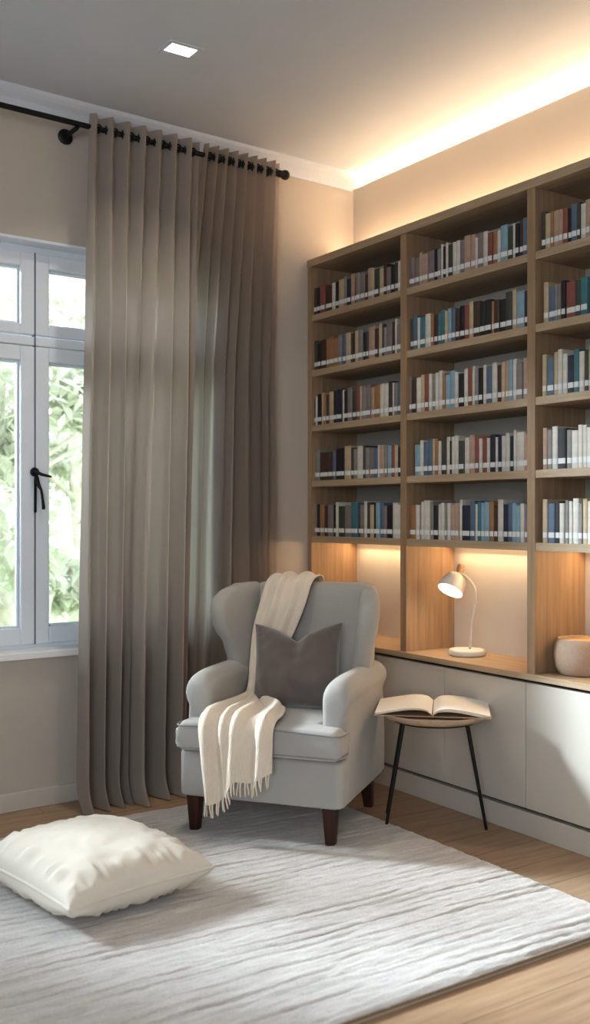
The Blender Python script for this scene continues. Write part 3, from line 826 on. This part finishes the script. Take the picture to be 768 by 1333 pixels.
# ------------------------------------------------------------------ throw blanket over the chair
th = empty('throw_blanket', CH, CR, 'cream fringed throw draped over the left of the grey armchair', 'blanket')
WAY = [((-.20, .462, .76), (.01, .462, .78)), ((-.20, .463, .93), (.01, .463, .94)), ((-.20, .44, 1.035), (.02, .44, 1.045)),
       ((-.20, .36, 1.064), (.025, .36, 1.066)), ((-.205, .275, 1.035), (.02, .27, 1.04)), ((-.225, .238, .93), (.0, .225, .93)),
       ((-.245, .205, .80), (-.045, .195, .79)), ((-.242, .165, .66), (-.10, .155, .66)), ((-.236, .13, .56), (-.15, .13, .56)),
       ((-.228, .07, .505), (-.15, .08, .505)), ((-.225, -.03, .496), (-.08, -.02, .497)), ((-.232, -.16, .494), (.03, -.13, .494)),
       ((-.252, -.30, .490), (.078, -.28, .490)), ((-.248, -.375, .484), (.086, -.37, .487)), ((-.238, -.416, .445), (.087, -.414, .45)),
       ((-.225, -.424, .36), (.087, -.420, .39)), ((-.21, -.43, .27), (.087, -.422, .33)), ((-.198, -.432, .205), (.086, -.424, .282))]
NR, NC = 150, 72
Lp = [(w[0][0], w[0][1], ZK(w[0][2])+.004*(w[0][2] > 1)) for w in WAY]; Rp = [(w[1][0], w[1][1], ZK(w[1][2])+.004*(w[1][2] > 1)) for w in WAY]
P = []
for j in range(NR+1):
    t_ = j/NR; a = Vector(cr(Lp, t_)); b = Vector(cr(Rp, t_))
    row = []
    for i in range(NC+1):
        s = i/NC; row.append(a.lerp(b, s))
    P.append(row)
def nrm(j, i):
    a = P[min(j+1, NR)][i]-P[max(j-1, 0)][i]; b = P[j][min(i+1, NC)]-P[j][max(i-1, 0)]
    return b.cross(a).normalized()*-1
pos = []
for j in range(NR+1):
    t_ = j/NR; row = []
    fa = interp([(0, .010), (.2, .016), (.45, .022), (.55, .022), (.7, .028), (.8, .028), (1, .036)], t_)[0]
    for i in range(NC+1):
        s = i/NC
        n_ = nrm(j, i)
        ss = s+.06*math.sin(t_*7)*(1-s)*s*4
        f1 = .5+.5*math.sin(2*PI*(ss*2.6+.15)+1.2*math.sin(t_*5))
        f2 = .5+.5*math.sin(2*PI*ss*5.3+t_*6)
        w = fa*(f1**1.3)+fa*.28*f2
        # one heavy ridge folding over itself from the seat down the front
        if t_ > .55:
            c = .40-.08*(t_-.55)/.45; w += .030*math.exp(-((s-c)/.055)**2)*min(1, (t_-.55)*6)
        edge = min(s, 1-s); w *= .35+.65*min(1, edge/.06)
        p = P[j][i]+n_*(w+.003)
        if t_ > .9:                                   # the left half hangs longer than the right half
            p.z -= 0
        row.append(p)
    pos.append(row)
# hem: left part longer, stepped at the ridge
for i in range(NC+1):
    s = i/NC
    drop = .05*(1-min(1, max(0, (s-.36)/.10)))+.012*math.sin(s*11)
    for j in range(int(NR*.84), NR+1):
        pos[j][i] = pos[j][i]+Vector((0, 0, -drop*((j-NR*.84)/(NR*.16))))
bm = BM()
rows = [[bm.verts.new(p) for p in r_] for r_ in pos]
for a, b in zip(rows, rows[1:]):
    for i in range(NC): bm.faces.new((a[i], a[i+1], b[i+1], b[i]))
o = obj('cloth', bm, M['throw'], th, smooth=True)
m_ = o.modifiers.new('solid', 'SOLIDIFY'); m_.thickness = .005; m_.offset = 1
rf = random.Random(12)
for k in range(24):
    i = round((k+.5)/24*NC); p = pos[NR][i]+Vector((0, -.002, .004)); L = rf.uniform(.052, .066)
    dx = rf.uniform(-.006, .006)
    pts = [p, p+Vector((dx*.3, -.004, -L*.3)), p+Vector((dx, -.002+rf.uniform(-.003, .003), -L*.65)), p+Vector((dx*1.4, .001, -L))]
    bm = BM(); tube(bm, [cr(pts, q/9) for q in range(10)], [.0028, .0042, .0036, .0036, .0038, .0038, .0038, .0036, .0034, .0022], 8)
    obj('tassel', bm, M['throw'], th, smooth=True)

# charcoal pillow leaning on the backrest
pp = empty('throw_pillow', CH, CR, 'charcoal velvet pillow with a dented top on the armchair seat', 'pillow')
bm, seam = puff(.205, .195, .098, 64, .075, .42, .075, 5, .012, .003)
mt = Matrix.Translation((.020, .055, .652)) @ Matrix.Rotation(math.radians(2), 4, 'Z') @ Matrix.Rotation(math.radians(90-14), 4, 'X') @ Matrix.Rotation(math.radians(2.5), 4, 'Z')
bmesh.ops.transform(bm, matrix=mt, verts=bm.verts); obj('cover', bm, M['pillow'], pp, smooth=True)

# ------------------------------------------------------------------ light
def area(name, loc, rot, sx, sy, power, col, portal=False, spread=PI):
    d = bpy.data.lights.new(name, 'AREA'); d.shape = 'RECTANGLE'; d.size = sx; d.size_y = sy; d.energy = power; d.color = col
    d.spread = spread
    o = bpy.data.objects.new(name, d); C.objects.link(o); o.location = loc; o.rotation_euler = rot
    if portal: d.cycles.is_portal = True
    return o
def wl(x, y): return (x*math.cos(WA)-y*math.sin(WA), x*math.sin(WA)+y*math.cos(WA))
WARM = (1.0, .70, .43)
area('cove_lamp', (.055, -3.35, LIP+.012), (PI, 0, 0), .03, 6.8, 25, WARM)
area('bookcase_top_lamp', (-.10, -1.26, TOPZ+.012), (PI, 0, 0), .03, 2.4, 7, WARM)
for k, (a, b) in BAYS.items():
    area('niche_lamp', (-.054, (a+b)/2, SH[4]-ST-.007), (0, math.radians(38), 0), .012, .68, 2.5, (1, .66, .35))
p = (-.173-.055, -1.118+.055, CZ+.305)
sp = bpy.data.lights.new('desk_lamp_light', 'SPOT'); sp.energy = .8; sp.color = (1, .82, .6); sp.spot_size = math.radians(120); sp.shadow_soft_size = .05
so = bpy.data.objects.new('desk_lamp_light', sp); C.objects.link(so); so.location = p; so.rotation_euler = (0, math.radians(36), 0)
area('downlight_lamp', (-1.567, -.882, CEIL-.012), (0, 0, 0), .1, .07, 5, (1, .9, .75), spread=2.0)
# daylight: portals in the two windows, sky outside
for w in (W1, W2):
    x, y = wl((w[0]+w[1])/2, .19)
    area('window_portal', (x, y, (w[2]+w[3])/2), (-PI/2, 0, WA), w[1]-w[0], w[3]-w[2], 1, (1, 1, 1), portal=True)
# area lamp adding a daylight beam through the first window (outside, left of the picture)
src = Vector((-4.9, 2.3, 3.45)); dst = Vector((-.55, -1.6, .55))
area('garden_daylight', src, (dst-src).to_track_quat('-Z', 'Y').to_euler(), 1.5, 1.5, 165, (.80, .90, 1.0), spread=math.radians(34))
# added cool fill lamp behind the camera, tilted to brighten the ceiling
src = Vector((-5.6, -6.2, 1.9)); dst = Vector((-1.4, -.8, 2.0))
area('room_fill', src, (dst-src).to_track_quat('-Z', 'Y').to_euler(), 2.4, 1.8, 105, (.80, .90, 1.0))

w = bpy.data.worlds.new('world'); bpy.context.scene.world = w; w.use_nodes = True
nt = w.node_tree; bg = nt.nodes['Background']
tc = nt.nodes.new('ShaderNodeTexCoord'); sepx = nt.nodes.new('ShaderNodeSeparateXYZ'); rp = nt.nodes.new('ShaderNodeValToRGB')
nt.links.new(tc.outputs['Generated'], sepx.inputs[0]); nt.links.new(sepx.outputs['Z'], rp.inputs['Fac'])
rp.color_ramp.elements[0].position = .0; rp.color_ramp.elements[0].color = (.95, .98, .96, 1)
rp.color_ramp.elements[1].position = .6; rp.color_ramp.elements[1].color = (.74, .86, 1, 1)
nt.links.new(rp.outputs['Color'], bg.inputs['Color']); bg.inputs['Strength'].default_value = 4.0

sc = bpy.context.scene
sc.view_settings.view_transform = 'Standard'; sc.view_settings.look = 'None'
sc.view_settings.exposure = 0.30; sc.view_settings.gamma = 0.9
sc.cycles.use_denoising = True
sc.cycles.max_bounces = 8; sc.cycles.diffuse_bounces = 4; sc.cycles.sample_clamp_indirect = 6
